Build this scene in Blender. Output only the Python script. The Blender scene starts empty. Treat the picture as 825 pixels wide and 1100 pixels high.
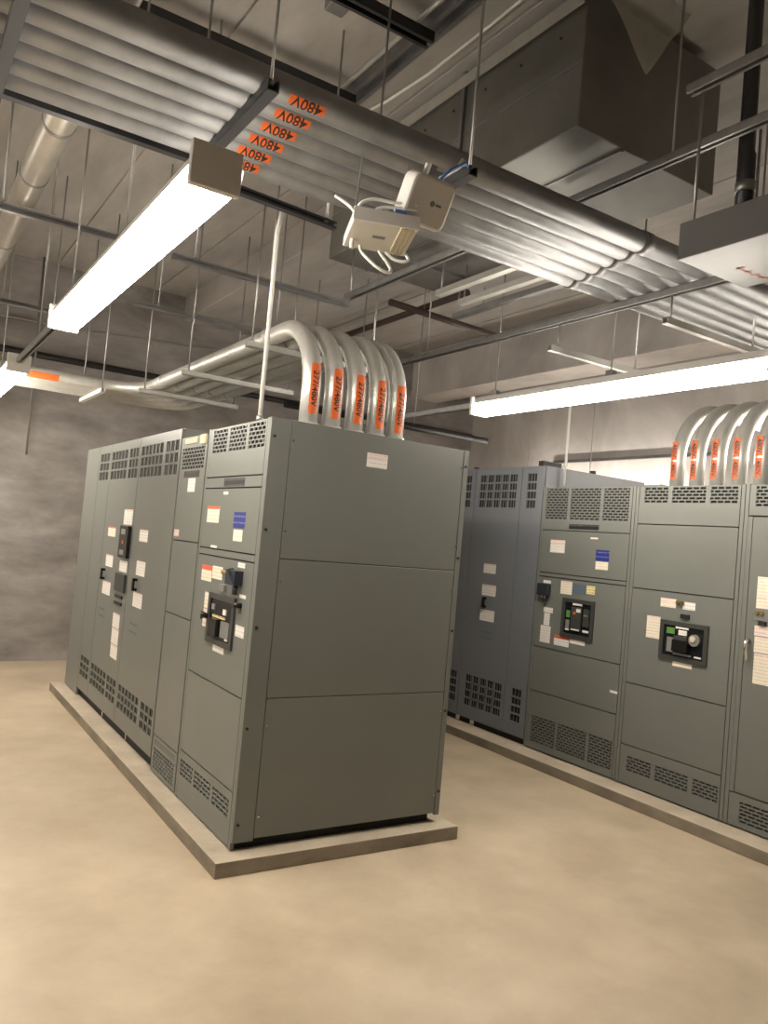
import bpy, bmesh, math, random
from mathutils import Vector, Matrix
random.seed(4)
V = Vector
scn = bpy.context.scene
C = scn.collection

# ------------------------------------------------------------------ camera
CAM_POS = V((-1.6907, -3.8291, 1.7575))
YAW, PITCH, ROLL, FPX = 0.57101, 0.038625, 0.088323, 837.32
fwd = V((math.sin(YAW) * math.cos(PITCH), math.cos(YAW) * math.cos(PITCH), math.sin(PITCH)))
rt0 = fwd.cross(V((0, 0, 1))).normalized()
up0 = rt0.cross(fwd)
rt = rt0 * math.cos(ROLL) + up0 * math.sin(ROLL)
up = -rt0 * math.sin(ROLL) + up0 * math.cos(ROLL)
cd = bpy.data.cameras.new('camera')
cam = bpy.data.objects.new('camera', cd)
C.objects.link(cam)
m3 = Matrix((rt, up, -fwd)).transposed()
cam.matrix_world = Matrix.Translation(CAM_POS) @ m3.to_4x4()
cd.sensor_fit = 'VERTICAL'
cd.sensor_height = 24.0
cd.sensor_width = 18.0
cd.lens = FPX * 24.0 / 1100.0
cd.clip_start = 0.05
scn.camera = cam

# ------------------------------------------------------------------ world / exposure
w = bpy.data.worlds.new('world')
scn.world = w
w.use_nodes = True
w.node_tree.nodes['Background'].inputs[0].default_value = (0.02, 0.02, 0.022, 1)
w.node_tree.nodes['Background'].inputs[1].default_value = 0.3
scn.view_settings.view_transform = 'Standard'
scn.view_settings.look = 'None'
scn.view_settings.gamma = 1.0
scn.view_settings.use_curve_mapping = False
scn.view_settings.exposure = 0.0
LAMP_COLOR = (1.0, 0.915, 0.80)
LAMP_STRENGTH = 46.0


# ------------------------------------------------------------------ materials
def mat(name, col, rough=0.5, metal=0.0, var=0.0, vscale=4.0, col2=None, bump=0.0, bscale=60.0, emit=None, estr=0.0,
        spec=0.5, alpha=1.0, trans=0.0, stretch=None, rvar=0.0, detail=5.0, contrast=None, dist=0.0):
    m = bpy.data.materials.new(name)
    m.use_nodes = True
    nt = m.node_tree
    b = nt.nodes['Principled BSDF']
    b.inputs['Base Color'].default_value = (*col, 1)
    b.inputs['Roughness'].default_value = rough
    b.inputs['Metallic'].default_value = metal
    b.inputs['Specular IOR Level'].default_value = spec
    b.inputs['Alpha'].default_value = alpha
    b.inputs['Transmission Weight'].default_value = trans
    if emit:
        b.inputs['Emission Color'].default_value = (*emit, 1)
        b.inputs['Emission Strength'].default_value = estr
    if var > 0 or col2 or bump > 0 or rvar > 0:
        tc = nt.nodes.new('ShaderNodeTexCoord')
        geo = nt.nodes.new('ShaderNodeNewGeometry')
        mp = nt.nodes.new('ShaderNodeMapping')
        nt.links.new(geo.outputs['Position'], mp.inputs[0])
        if stretch:
            mp.inputs['Scale'].default_value = stretch
    if var > 0 or col2 or rvar > 0:
        n = nt.nodes.new('ShaderNodeTexNoise')
        n.inputs['Scale'].default_value = vscale
        n.inputs['Detail'].default_value = detail
        n.inputs['Roughness'].default_value = 0.62
        n.inputs['Distortion'].default_value = dist
        nt.links.new(mp.outputs[0], n.inputs['Vector'])
        r = nt.nodes.new('ShaderNodeValToRGB')
        c2 = col2 if col2 else tuple(min(1, c * (1 + var)) for c in col)
        c1 = tuple(c * (1 - var) for c in col) if not col2 else col
        lo, hi = contrast if contrast else (0.3, 0.7)
        r.color_ramp.elements[0].position = lo
        r.color_ramp.elements[1].position = hi
        r.color_ramp.elements[0].color = (*c1, 1)
        r.color_ramp.elements[1].color = (*c2, 1)
        nt.links.new(n.outputs['Fac'], r.inputs[0])
        nt.links.new(r.outputs[0], b.inputs['Base Color'])
        if rvar > 0:
            mr = nt.nodes.new('ShaderNodeMapRange')
            mr.inputs['To Min'].default_value = rough - rvar
            mr.inputs['To Max'].default_value = rough + rvar
            nt.links.new(n.outputs['Fac'], mr.inputs['Value'])
            nt.links.new(mr.outputs[0], b.inputs['Roughness'])
    if bump > 0:
        n2 = nt.nodes.new('ShaderNodeTexNoise')
        n2.inputs['Scale'].default_value = bscale
        n2.inputs['Detail'].default_value = 4
        nt.links.new(mp.outputs[0], n2.inputs['Vector'])
        bp = nt.nodes.new('ShaderNodeBump')
        bp.inputs['Strength'].default_value = bump
        bp.inputs['Distance'].default_value = 0.01
        nt.links.new(n2.outputs['Fac'], bp.inputs['Height'])
        nt.links.new(bp.outputs[0], b.inputs['Normal'])
    return m


def print_mat(name, paper, ink, freq=34.0, cover=0.5):
    """paper sticker with illegible lines of print"""
    m = bpy.data.materials.new(name)
    m.use_nodes = True
    nt = m.node_tree
    b = nt.nodes['Principled BSDF']
    b.inputs['Roughness'].default_value = 0.45
    geo = nt.nodes.new('ShaderNodeNewGeometry')
    sep = nt.nodes.new('ShaderNodeSeparateXYZ')
    nt.links.new(geo.outputs['Position'], sep.inputs[0])
    mul = nt.nodes.new('ShaderNodeMath')
    mul.operation = 'MULTIPLY'
    mul.inputs[1].default_value = freq * 6.283
    nt.links.new(sep.outputs['Z'], mul.inputs[0])
    sn = nt.nodes.new('ShaderNodeMath')
    sn.operation = 'SINE'
    nt.links.new(mul.outputs[0], sn.inputs[0])
    gt = nt.nodes.new('ShaderNodeMath')
    gt.operation = 'GREATER_THAN'
    gt.inputs[1].default_value = 1 - cover
    nt.links.new(sn.outputs[0], gt.inputs[0])
    n = nt.nodes.new('ShaderNodeTexNoise')
    n.inputs['Scale'].default_value = 120
    nt.links.new(geo.outputs['Position'], n.inputs['Vector'])
    g2 = nt.nodes.new('ShaderNodeMath')
    g2.operation = 'GREATER_THAN'
    g2.inputs[1].default_value = 0.45
    nt.links.new(n.outputs['Fac'], g2.inputs[0])
    mm = nt.nodes.new('ShaderNodeMath')
    mm.operation = 'MULTIPLY'
    nt.links.new(gt.outputs[0], mm.inputs[0])
    nt.links.new(g2.outputs[0], mm.inputs[1])
    mx = nt.nodes.new('ShaderNodeMixRGB')
    mx.inputs[1].default_value = (*paper, 1)
    mx.inputs[2].default_value = (*ink, 1)
    nt.links.new(mm.outputs[0], mx.inputs[0])
    nt.links.new(mx.outputs[0], b.inputs['Base Color'])
    return m


M = {}
M['floor'] = mat('floor_concrete', (0.47, 0.375, 0.26), 0.38, var=0, vscale=1.7, col2=(0.66, 0.545, 0.395), bump=0.06, bscale=25,
                 rvar=0.10, detail=11, contrast=(0.30, 0.68), dist=0.1)
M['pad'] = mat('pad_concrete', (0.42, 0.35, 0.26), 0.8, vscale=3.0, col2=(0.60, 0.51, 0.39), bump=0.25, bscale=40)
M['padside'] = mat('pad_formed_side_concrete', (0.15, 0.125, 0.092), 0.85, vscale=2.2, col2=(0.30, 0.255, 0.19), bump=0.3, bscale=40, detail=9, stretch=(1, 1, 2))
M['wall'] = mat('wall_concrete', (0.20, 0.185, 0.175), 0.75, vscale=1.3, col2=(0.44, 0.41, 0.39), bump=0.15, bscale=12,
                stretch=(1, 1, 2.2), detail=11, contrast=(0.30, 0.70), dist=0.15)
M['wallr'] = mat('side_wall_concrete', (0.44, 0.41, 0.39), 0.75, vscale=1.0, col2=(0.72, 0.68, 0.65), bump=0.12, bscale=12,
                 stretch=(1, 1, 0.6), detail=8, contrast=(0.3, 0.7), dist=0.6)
M['ceil'] = mat('ceiling_concrete', (0.33, 0.315, 0.295), 0.85, vscale=1.5, col2=(0.50, 0.475, 0.445), bump=0.15, bscale=18, detail=7,
                stretch=(2.2, 0.6, 1))
M['paint'] = mat('grey_cabinet_paint', (0.165, 0.173, 0.157), 0.36, var=0.05, vscale=1.5, bump=0.02, bscale=350, spec=0.45)
M['paintb'] = mat('blue_grey_cabinet_paint', (0.170, 0.182, 0.200), 0.40, var=0.05, vscale=1.5, bump=0.02, bscale=350, spec=0.4)
M['body'] = mat('dark_seam_grey', (0.035, 0.035, 0.033), 0.6)
M['vent'] = mat('vent_dark', (0.018, 0.017, 0.014), 0.8)
M['galv'] = mat('galvanized_steel', (0.27, 0.273, 0.277), 0.45, metal=0.8, var=0.18, vscale=7, rvar=0.10, bump=0.02, bscale=90)
M['emt'] = mat('conduit_zinc', (0.62, 0.61, 0.57), 0.40, metal=0.55, var=0.08, vscale=9, rvar=0.07)
M['strut'] = mat('strut_steel', (0.34, 0.34, 0.335), 0.42, metal=0.8, var=0.14, vscale=12)
M['strutd'] = mat('dark_strut_steel', (0.055, 0.055, 0.058), 0.45, metal=0.5)
M['rod'] = mat('threaded_rod_zinc', (0.42, 0.42, 0.41), 0.4, metal=0.8)
M['black'] = mat('black_iron', (0.022, 0.02, 0.022), 0.5, metal=0.2)
M['brown'] = mat('primer_brown', (0.07, 0.042, 0.036), 0.6)
M['duct'] = mat('duct_sheet_metal', (0.22, 0.217, 0.20), 0.45, metal=0.6, var=0.15, vscale=2.5, rvar=0.08)
M['insul'] = mat('pipe_jacket', (0.56, 0.53, 0.47), 0.38, metal=0.55, var=0.08, vscale=6)
M['orange'] = mat('orange_label', (0.70, 0.13, 0.02), 0.5)
M['ink'] = mat('black_ink', (0.015, 0.012, 0.012), 0.5)
M['white'] = mat('white_enamel', (0.72, 0.70, 0.66), 0.4)
M['housing'] = mat('lamp_housing_enamel', (0.80, 0.78, 0.75), 0.4)
M['lamp'] = mat('lamp_diffuser', (0.9, 0.9, 0.9), 0.5, emit=LAMP_COLOR, estr=LAMP_STRENGTH)
M['sticker'] = print_mat('white_sticker', (0.82, 0.79, 0.74), (0.64, 0.61, 0.58), 45, 0.45)
M['cream'] = print_mat('cream_sticker', (0.82, 0.75, 0.62), (0.68, 0.58, 0.47), 45, 0.45)
M['pinks'] = print_mat('pink_print_sticker', (0.80, 0.68, 0.62), (0.72, 0.50, 0.45), 40, 0.6)
M['yellow'] = print_mat('yellow_sticker', (0.78, 0.66, 0.34), (0.40, 0.30, 0.12), 45, 0.4)
M['blue'] = print_mat('blue_sticker', (0.025, 0.035, 0.20), (0.16, 0.18, 0.42), 28, 0.25)
M['slate'] = mat('slate_sticker', (0.10, 0.14, 0.19), 0.5)
M['red'] = mat('red_print', (0.70, 0.13, 0.06), 0.5)
M['plate'] = print_mat('engraved_plate', (0.012, 0.012, 0.014), (0.09, 0.09, 0.085), 30, 0.3)
M['bezel'] = mat('breaker_bezel', (0.045, 0.048, 0.045), 0.45)
M['bblack'] = mat('breaker_black', (0.010, 0.010, 0.011), 0.25)
M['bgrey'] = mat('breaker_grey', (0.20, 0.20, 0.19), 0.4)
M['green'] = mat('breaker_green', (0.10, 0.26, 0.06), 0.5)
M['navy'] = mat('handle_dark_plastic', (0.018, 0.024, 0.034), 0.5)
M['chrome'] = mat('chrome', (0.75, 0.74, 0.72), 0.2, metal=1.0)
M['brass'] = mat('brass', (0.45, 0.33, 0.12), 0.35, metal=0.9)
M['beige'] = mat('beige_insulator', (0.62, 0.55, 0.40), 0.6)
M['device'] = mat('device_white_plastic', (0.74, 0.72, 0.69), 0.4)
M['devbox'] = mat('device_box_beige', (0.60, 0.58, 0.51), 0.45)
M['cable'] = mat('white_cable', (0.78, 0.77, 0.73), 0.5)
M['bluecable'] = mat('blue_cable', (0.10, 0.22, 0.50), 0.5)
M['boxgrey'] = mat('wireway_grey', (0.105, 0.105, 0.103), 0.45, var=0.05, vscale=2)
M['redpaint'] = mat('faded_red_marker', (0.50, 0.20, 0.15), 0.7)
M['film'] = mat('plastic_film', (0.55, 0.53, 0.45), 0.12, alpha=0.34, var=0.25, vscale=14, spec=0.8)


# ------------------------------------------------------------------ mesh building
def wloc(o):
    p = V((0, 0, 0))
    while o:
        p = p + o.location
        o = o.parent
    return p


class MB:
    def __init__(s):
        s.v, s.f = [], []

    def box(s, x0, x1, y0, y1, z0, z1):
        n = len(s.v)
        x0, x1 = min(x0, x1), max(x0, x1)
        y0, y1 = min(y0, y1), max(y0, y1)
        z0, z1 = min(z0, z1), max(z0, z1)
        s.v += [(x0, y0, z0), (x1, y0, z0), (x1, y1, z0), (x0, y1, z0), (x0, y0, z1), (x1, y0, z1), (x1, y1, z1), (x0, y1, z1)]
        s.f += [tuple(n + i for i in q) for q in ((3, 2, 1, 0), (4, 5, 6, 7), (0, 1, 5, 4), (1, 2, 6, 5), (2, 3, 7, 6), (3, 0, 4, 7))]
        return s

    def prism(s, pts, off):
        """extrude polygon pts by vector off"""
        n = len(s.v)
        k = len(pts)
        s.v += [tuple(p) for p in pts] + [tuple(V(p) + V(off)) for p in pts]
        s.f.append(tuple(n + i for i in range(k))[::-1])
        s.f.append(tuple(n + k + i for i in range(k)))
        for i in range(k):
            j = (i + 1) % k
            s.f.append((n + i, n + j, n + k + j, n + k + i))
        return s

    def tube(s, path, r, n=16, caps=True):
        path = [V(p) for p in path]
        k = len(path)
        base = len(s.v)
        d0 = (path[1] - path[0]).normalized()
        ref = V((0, 0, 1)) if abs(d0.z) < 0.9 else V((1, 0, 0))
        u = d0.cross(ref).normalized()
        for i, p in enumerate(path):
            if i == 0:
                d = path[1] - path[0]
            elif i == k - 1:
                d = path[-1] - path[-2]
            else:
                d = (path[i + 1] - p).normalized() + (p - path[i - 1]).normalized()
            d.normalize()
            u = (u - d * u.dot(d)).normalized()
            t = d.cross(u)
            rr = r[i] if isinstance(r, (list, tuple)) else r
            for j in range(n):
                a = 2 * math.pi * j / n
                s.v.append(tuple(p + (u * math.cos(a) + t * math.sin(a)) * rr))
        for i in range(k - 1):
            for j in range(n):
                a, b = base + i * n + j, base + i * n + (j + 1) % n
                s.f.append((a, b, b + n, a + n))
        if caps:
            s.f.append(tuple(base + j for j in range(n))[::-1])
            s.f.append(tuple(base + (k - 1) * n + j for j in range(n)))
        return s

    def cyl(s, p0, p1, r, n=12):
        return s.tube([p0, p1], r, n)

    def channel(s, p0, p1, w=0.041, h=0.041, t=0.005, opening=(0, 0, -1)):
        """slotted C strut from p0 to p1; p = centre line"""
        p0, p1 = V(p0), V(p1)
        a = (p1 - p0).normalized()
        o = V(opening)
        sd = a.cross(o).normalized()
        def bar(c, wu, wo):
            q = [c - sd * wu / 2 - o * wo / 2, c + sd * wu / 2 - o * wo / 2, c + sd * wu / 2 + o * wo / 2, c - sd * wu / 2 + o * wo / 2]
            s.prism([p0 + x for x in q], p1 - p0)
        bar(-o * (h / 2 - t / 2), w, t)
        bar(sd * (w / 2 - t / 2), t, h - t)
        bar(-sd * (w / 2 - t / 2), t, h - t)
        bar(sd * (w / 2 - w * 0.14) + o * (h / 2 - t / 2), w * 0.27, t)
        bar(-sd * (w / 2 - w * 0.14) + o * (h / 2 - t / 2), w * 0.27, t)
        return s

    def build(s, name, m, parent=None, smooth=False, bevel=0.0, local=False, auto=False):
        vs = [V(v) for v in s.v]
        lo = V((min(v.x for v in vs), min(v.y for v in vs), min(v.z for v in vs)))
        hi = V((max(v.x for v in vs), max(v.y for v in vs), max(v.z for v in vs)))
        c = V(((lo.x + hi.x) / 2, (lo.y + hi.y) / 2, lo.z))
        me = bpy.data.meshes.new(name)
        me.from_pydata([tuple(v - c) for v in vs], [], s.f)
        bm = bmesh.new()
        bm.from_mesh(me)
        bmesh.ops.recalc_face_normals(bm, faces=bm.faces)
        bm.to_mesh(me)
        bm.free()
        if smooth:
            for p in me.polygons:
                p.use_smooth = len(p.vertices) == 4
        me.materials.append(M[m])
        o = bpy.data.objects.new(name, me)
        C.objects.link(o)
        if parent:
            o.parent = parent
            o.location = c if local else c - wloc(parent)
        else:
            o.location = c
        if bevel:
            b = o.modifiers.new('bevel', 'BEVEL')
            b.width = bevel
            b.segments = 2
            b.limit_method = 'ANGLE'
        return o


def tag(o, label, cat, group=None):
    o['label'] = label
    o['category'] = cat
    if group:
        o['group'] = group
    return o


def thing(name, label, cat, loc, group=None, rot=None):
    o = bpy.data.objects.new(name, None)
    C.objects.link(o)
    o.empty_display_size = 0.1
    o.location = loc
    if rot:
        o.rotation_euler = rot
    return tag(o, label, cat, group)


def struct(o, label=None, cat=None):
    o['kind'] = 'structure'
    if label:
        o['label'] = label
        o['category'] = cat
    return o


def boxo(name, m, parent, *b, bevel=0.0):
    return MB().box(*b).build(name, m, parent, bevel=bevel)


def arc(c, a0, a1, r, e1, e2, n=10):
    c, e1, e2 = V(c), V(e1), V(e2)
    return [c + (e1 * math.cos(a0 + (a1 - a0) * i / n) + e2 * math.sin(a0 + (a1 - a0) * i / n)) * r for i in range(n + 1)]


def text_cyl(name, s, size, c, a, n, r, m, parent, vstep=0.008):
    """lettering wrapped on a cylinder: reads along the axis a, faces n"""
    cu = bpy.data.curves.new('t', 'FONT')
    cu.body = s
    cu.size = size
    cu.align_x = 'CENTER'
    cu.align_y = 'CENTER'
    cu.resolution_u = 3
    cu.offset = size * 0.018
    to = bpy.data.objects.new('t', cu)
    C.objects.link(to)
    bpy.context.view_layer.update()
    me = bpy.data.meshes.new_from_object(to.evaluated_get(bpy.context.evaluated_depsgraph_get()))
    bpy.data.objects.remove(to)
    bm = bmesh.new()
    bm.from_mesh(me)
    k = -int(size / vstep)
    while k * vstep < size:
        g = bm.verts[:] + bm.edges[:] + bm.faces[:]
        bmesh.ops.bisect_plane(bm, geom=g, plane_co=(0, k * vstep, 0), plane_no=(0, 1, 0))
        k += 1
    bmesh.ops.triangulate(bm, faces=bm.faces[:])
    a, n, c = V(a).normalized(), V(n).normalized(), V(c)
    t = n.cross(a)
    b = MB()
    bm.verts.ensure_lookup_table()
    for v in bm.verts:
        g = v.co.y / r
        b.v.append(tuple(c + a * v.co.x + (n * math.cos(g) + t * math.sin(g)) * r))
    for f in bm.faces:
        b.f.append(tuple(v.index for v in f.verts))
    bm.free()
    me2 = b.build(name, m, parent)
    return me2


def wrap_patch(name, c, a, n, r, length, half, m, parent, seg=8):
    a, n, c = V(a).normalized(), V(n).normalized(), V(c)
    t = n.cross(a)
    b = MB()
    for i in range(seg + 1):
        g = -half + 2 * half * i / seg
        d = n * math.cos(g) + t * math.sin(g)
        for rr in (r, r + 0.0008):
            b.v.append(tuple(c - a * length / 2 + d * rr))
            b.v.append(tuple(c + a * length / 2 + d * rr))
    for i in range(seg):
        p = i * 4
        b.f += [(p + 2, p + 3, p + 7, p + 6), (p, p + 4, p + 5, p + 1), (p, p + 2, p + 6, p + 4), (p + 1, p + 5, p + 7, p + 3)]
    b.f += [(0, 1, 3, 2), (seg * 4, seg * 4 + 2, seg * 4 + 3, seg * 4 + 1)]
    return b.build(name, m, parent, smooth=False)


# ------------------------------------------------------------------ room shell
XL, XR, YF, YB, ZC = -5.2, 6.27, -8.0, 6.12, 4.70
struct(boxo('floor', 'floor', None, XL - .2, XR + .2, YF - .2, YB + .2, -0.2, 0.0), 'tan polished concrete floor', 'floor')
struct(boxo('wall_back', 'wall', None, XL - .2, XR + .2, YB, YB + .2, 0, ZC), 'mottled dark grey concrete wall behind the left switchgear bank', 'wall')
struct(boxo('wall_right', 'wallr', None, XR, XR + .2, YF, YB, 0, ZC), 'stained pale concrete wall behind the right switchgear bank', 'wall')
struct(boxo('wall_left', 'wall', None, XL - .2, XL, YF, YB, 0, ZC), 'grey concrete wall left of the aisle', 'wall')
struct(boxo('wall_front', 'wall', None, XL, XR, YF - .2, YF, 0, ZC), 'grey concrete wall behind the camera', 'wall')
ceiling = struct(boxo('ceiling', 'ceil', None, XL - .2, XR + .2, YF - .2, YB + .2, ZC + 0.02, ZC + 0.25), 'bare concrete plank ceiling', 'ceiling')
x = XL
edges = [XL]
e = 0.99 - 1.2 * 5
while e < XR:
    if e > XL + 0.1:
        edges.append(e)
    e += 1.2
edges.append(XR)
for a, b in zip(edges[:-1], edges[1:]):
    boxo('plank', 'ceil', ceiling, a + .008, b - .008, YF, YB, ZC, ZC + 0.04, bevel=0.006)
struct(boxo('trim_1', 'ceil', None, 1.36, 2.75, 1.75, YB, 4.38, ZC, bevel=0.01), 'wide concrete drop beam past the end of the duct', 'beam')
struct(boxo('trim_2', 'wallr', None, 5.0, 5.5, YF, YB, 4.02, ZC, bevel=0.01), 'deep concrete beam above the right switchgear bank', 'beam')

# ------------------------------------------------------------------ lamps
def strip_lamp(x, y0, y1, z, label, rods=(1.15, 2.29)):
    w2, h = 0.080, 0.135
    t = thing('strip_lamp', label, 'lamp', (x, (y0 + y1) / 2, z), 'white strip lamps in rows under the ceiling')
    b = MB()
    L = (0, y1 - y0 - .06, 0)
    b.prism([(x + u, y0 + .03, z + v) for u, v in ((-.068, .086), (.068, .086), (.050, h), (-.050, h))], L)
    b.build('housing', 'housing', t)
    b = MB()
    b.prism([(x + u, y0 + .03, z + v) for u, v in ((-.056, 0), (.056, 0), (w2 - .003, .014), (w2 - .003, .064), (.066, .086), (-.066, .086), (-w2 + .003, .064), (-w2 + .003, .014))], L)
    b.build('diffuser', 'lamp', t)
    for ya, yb in ((y0, y0 + .03), (y1 - .03, y1)):
        MB().box(x - w2 - .004, x + w2 + .004, ya, yb, z - .002, z + h + .004).build('end_cap', 'housing', t, bevel=0.004)
    for yy in (y0 + rods[0], y0 + rods[1]):
        MB().cyl((x, yy, z + h + .02), (x, yy, 4.02 if 5 < x < 5.5 else ZC), .0055, 8).build('rod', 'rod', t, smooth=True)
        MB().box(x - .02, x + .02, yy - .03, yy + .03, z + h, z + h + .045).build('hanger_clip', 'strut', t)
    return t


LZ = 2.82
XA, XM, XC = -0.905, 2.20, 5.40
strip_lamp(XA, -1.46, 1.03, LZ, 'long bright strip lamp hanging above the front of the left switchgear bank')
strip_lamp(XA, 2.78, 5.27, LZ, 'bright strip lamp by the back wall, cut off by the left picture edge')
strip_lamp(XM, -1.50, 0.99, LZ, 'long bright strip lamp hanging over the aisle between the two switchgear banks')
for k_, (ya_, lab_) in enumerate(((-1.46, 'near'), (2.78, 'far'))):
    strip_lamp(-4.0, ya_, ya_ + 2.49, LZ, '%s strip lamp of the leftmost row, outside the picture' % lab_)
strip_lamp(5.75, 1.9, 4.39, 2.55, 'strip lamp hidden behind the right transformer, lighting the wall')
strip_lamp(XC, -1.82, 0.60, LZ, 'strip lamp behind the right switchgear bank, mostly hidden by its conduits', (.35, 2.2))


def rail(name, p0, p1, label, m='strut', opening=(0, 0, -1), w=0.041, h=0.041, cat='strut', group=None, rods=(), top=ZC):
    """strut channel with its hanging rods as one thing"""
    t = thing(name, label, cat, tuple((V(p0) + V(p1)) / 2), group)
    MB().channel(p0, p1, w, h, 0.005, opening).build('channel', m, t)
    for q in rods:
        q = V(q)
        MB().cyl(q, (q.x, q.y, top), 0.0065, 8).build('rod', 'rod', t, smooth=True)
        MB().tube([q + V((0, 0, -.012)), q + V((0, 0, .012))], 0.012, 6).build('nut', 'rod', t)
    return t


ZR = LZ + 0.135 + 0.045 + 0.0205
rail('lamp_rail', (XA, 1.03, LZ + .09), (XA, 2.78, LZ + .09), 'strut rail joining the two strip lamps of the left row', rods=[(XA, 1.9, LZ + .11)])
rail('lamp_rail', (XM, .99, LZ + .09), (XM, 3.1, LZ + .09), 'strut rail leading back from the strip lamp over the aisle', rods=[(XM, 2.9, LZ + .11)], top=4.38)

# ------------------------------------------------------------------ pads
PH = 0.079
def pad(x0, x1, y0, y1, label):
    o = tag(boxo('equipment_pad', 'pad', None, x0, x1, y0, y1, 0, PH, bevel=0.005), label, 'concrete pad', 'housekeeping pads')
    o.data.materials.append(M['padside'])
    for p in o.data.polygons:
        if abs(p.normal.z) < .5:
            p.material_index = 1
pad(-0.12, 1.43, -0.116, 4.47, 'concrete housekeeping pad under the left switchgear bank')
pad(3.03, 4.75, -2.9, 4.4, 'concrete housekeeping pad under the right switchgear bank')


# ------------------------------------------------------------------ switchgear
def panel_mesh(x, y0, y1, z0, z1, holes, th=0.02):
    """front panel in the plane x (outer side towards -x) with rectangular cut-outs"""
    ys = sorted(set([y0, y1] + [h[0] for h in holes] + [h[1] for h in holes]))
    zs = sorted(set([z0, z1] + [h[2] for h in holes] + [h[3] for h in holes]))
    b = MB()
    solid = {}
    for i in range(len(ys) - 1):
        for j in range(len(zs) - 1):
            cy, cz = (ys[i] + ys[i + 1]) / 2, (zs[j] + zs[j + 1]) / 2
            solid[i, j] = not any(h[0] < cy < h[1] and h[2] < cz < h[3] for h in holes)
    idx = {}
    def vid(i, j, k):
        if (i, j, k) not in idx:
            idx[i, j, k] = len(b.v)
            b.v.append((x + (th if k else 0), ys[i], zs[j]))
        return idx[i, j, k]
    for (i, j), s in solid.items():
        if not s:
            continue
        q = [(i, j), (i + 1, j), (i + 1, j + 1), (i, j + 1)]
        b.f.append(tuple(vid(*p, 0) for p in q))
        b.f.append(tuple(vid(*p, 1) for p in q)[::-1])
        for n, (p, r) in zip(((i, j - 1), (i + 1, j), (i, j + 1), (i - 1, j)), ((q[0], q[1]), (q[1], q[2]), (q[2], q[3]), (q[3], q[0]))):
            if not solid.get(n, False):
                b.f.append((vid(*p, 0), vid(*p, 1), vid(*r, 1), vid(*r, 0)))
    return b


def louver(x, h, paint, parent):
    """staggered punched louvre in a cut-out"""
    y0, y1, z0, z1 = h
    b = MB()
    n = max(3, round((z1 - z0) / 0.0235))
    p = (z1 - z0) / n
    m = max(2, round((y1 - y0) / 0.055))
    q = (y1 - y0) / m
    for i in range(n + 1):
        z = z0 + i * p
        za, zb = max(z0, z - .0034), min(z1, z + .0034)
        b.prism([(x + .001, y0, za), (x + .001, y0, zb), (x + .012, y0, min(z1, zb + .004)), (x + .012, y0, min(z1, za + .004))], (0, y1 - y0, 0))
        if i < n:
            for k in range(m + 1):
                y = y0 + (k + (0.5 if i % 2 else 0)) * q
                ya, yb = max(y0, y - .005), min(y1, y + .005)
                if yb > ya:
                    b.box(x + .002, x + .008, ya, yb, z, z + p)
    o = b.build('vent_grille', paint, parent)
    o['kind'] = 'stuff'
    boxo('vent_backing', 'vent', parent, x + .0165, x + .0195, y0, y1, z0, z1)


def lattice(x, h, paint, parent):
    """block lattice of pierced vents"""
    y0, y1, z0, z1 = h
    b = MB()
    rows = max(3, round((z1 - z0) / 0.075))
    cols = max(1, round((y1 - y0) / 0.10))
    for i in range(1, rows):
        z = z0 + (z1 - z0) * i / rows
        b.box(x + .001, x + .008, y0, y1, z - .0085, z + .0085)
    for i in range(1, cols):
        y = y0 + (y1 - y0) * i / cols
        b.box(x + .001, x + .008, y - .011, y + .011, z0, z1)
    for i in range(cols * 3):
        if i % 3:
            y = y0 + (y1 - y0) * i / (cols * 3)
            b.box(x + .009, x + .012, y - .003, y + .003, z0, z1)
    o = b.build('vent_grille', paint, parent)
    o['kind'] = 'stuff'
    boxo('vent_backing', 'vent', parent, x + .0165, x + .0195, y0, y1, z0, z1)


def sticker(sec, x, y0, y1, z0, z1, m='sticker', header=None, hfrac=0.25, name='sticker', label=None, th=0.0015):
    y0, y1 = min(y0, y1), max(y0, y1)
    o = boxo(name, m, sec, x - th, x, y0, y1, z0, z1)
    if header:
        boxo('header_band', header, o, x - th - .0006, x - th + .0003, y0, y1, z1 - (z1 - z0) * hfrac, z1)
    if label:
        o['label'] = label
    return o


def screws(sec, pts, m='black', r=0.008, axis='y'):
    me = None
    for p in pts:
        p = V(p)
        d = V((0, -.006, 0)) if axis == 'y' else V((-.006, 0, 0))
        o = None
        if me is None:
            o = MB().cyl(p, p + d, r, 8).build('screw', m, sec)
            me = o.data
            off = o.location + wloc(sec) - p
        else:
            o = bpy.data.objects.new('screw', me)
            C.objects.link(o)
            o.parent = sec
            o.location = p + off - wloc(sec)


def section(name, label, x, y0, y1, depth, z1, panels, paint='paint', z0=0.115, base=True, basein=0.05, group=None, pn='front_panel'):
    """enclosure with separate front panels; panels = (y0,y1,z0,z1,[(hole, kind)])"""
    t = thing(name, label, 'switchgear' if 'section' in name else 'transformer', (x + depth / 2, (y0 + y1) / 2, PH), group)
    boxo('cabinet_body', 'body' if False else paint, t, x + .021, x + depth, y0, y1, z0, z1 - .002)
    boxo('seam_backing', 'body', t, x + .0198, x + .0206, y0 + .004, y1 - .004, z0, z1 - .006)
    if base:
        boxo('plinth', 'vent', t, x + basein, x + depth - .05, y0 + basein, y1 - .02, PH, z0)
    for (a, b, c, d, holes) in panels:
        o = panel_mesh(x, a + .003, b - .003, c + .003, d - .003, [h for h, k in holes]).build(pn if (d - c) < 1.2 else 'door', paint, t)
        for h, k in holes:
            (louver if k == 'l' else lattice)(x, h, paint, t)
    return t


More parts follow.
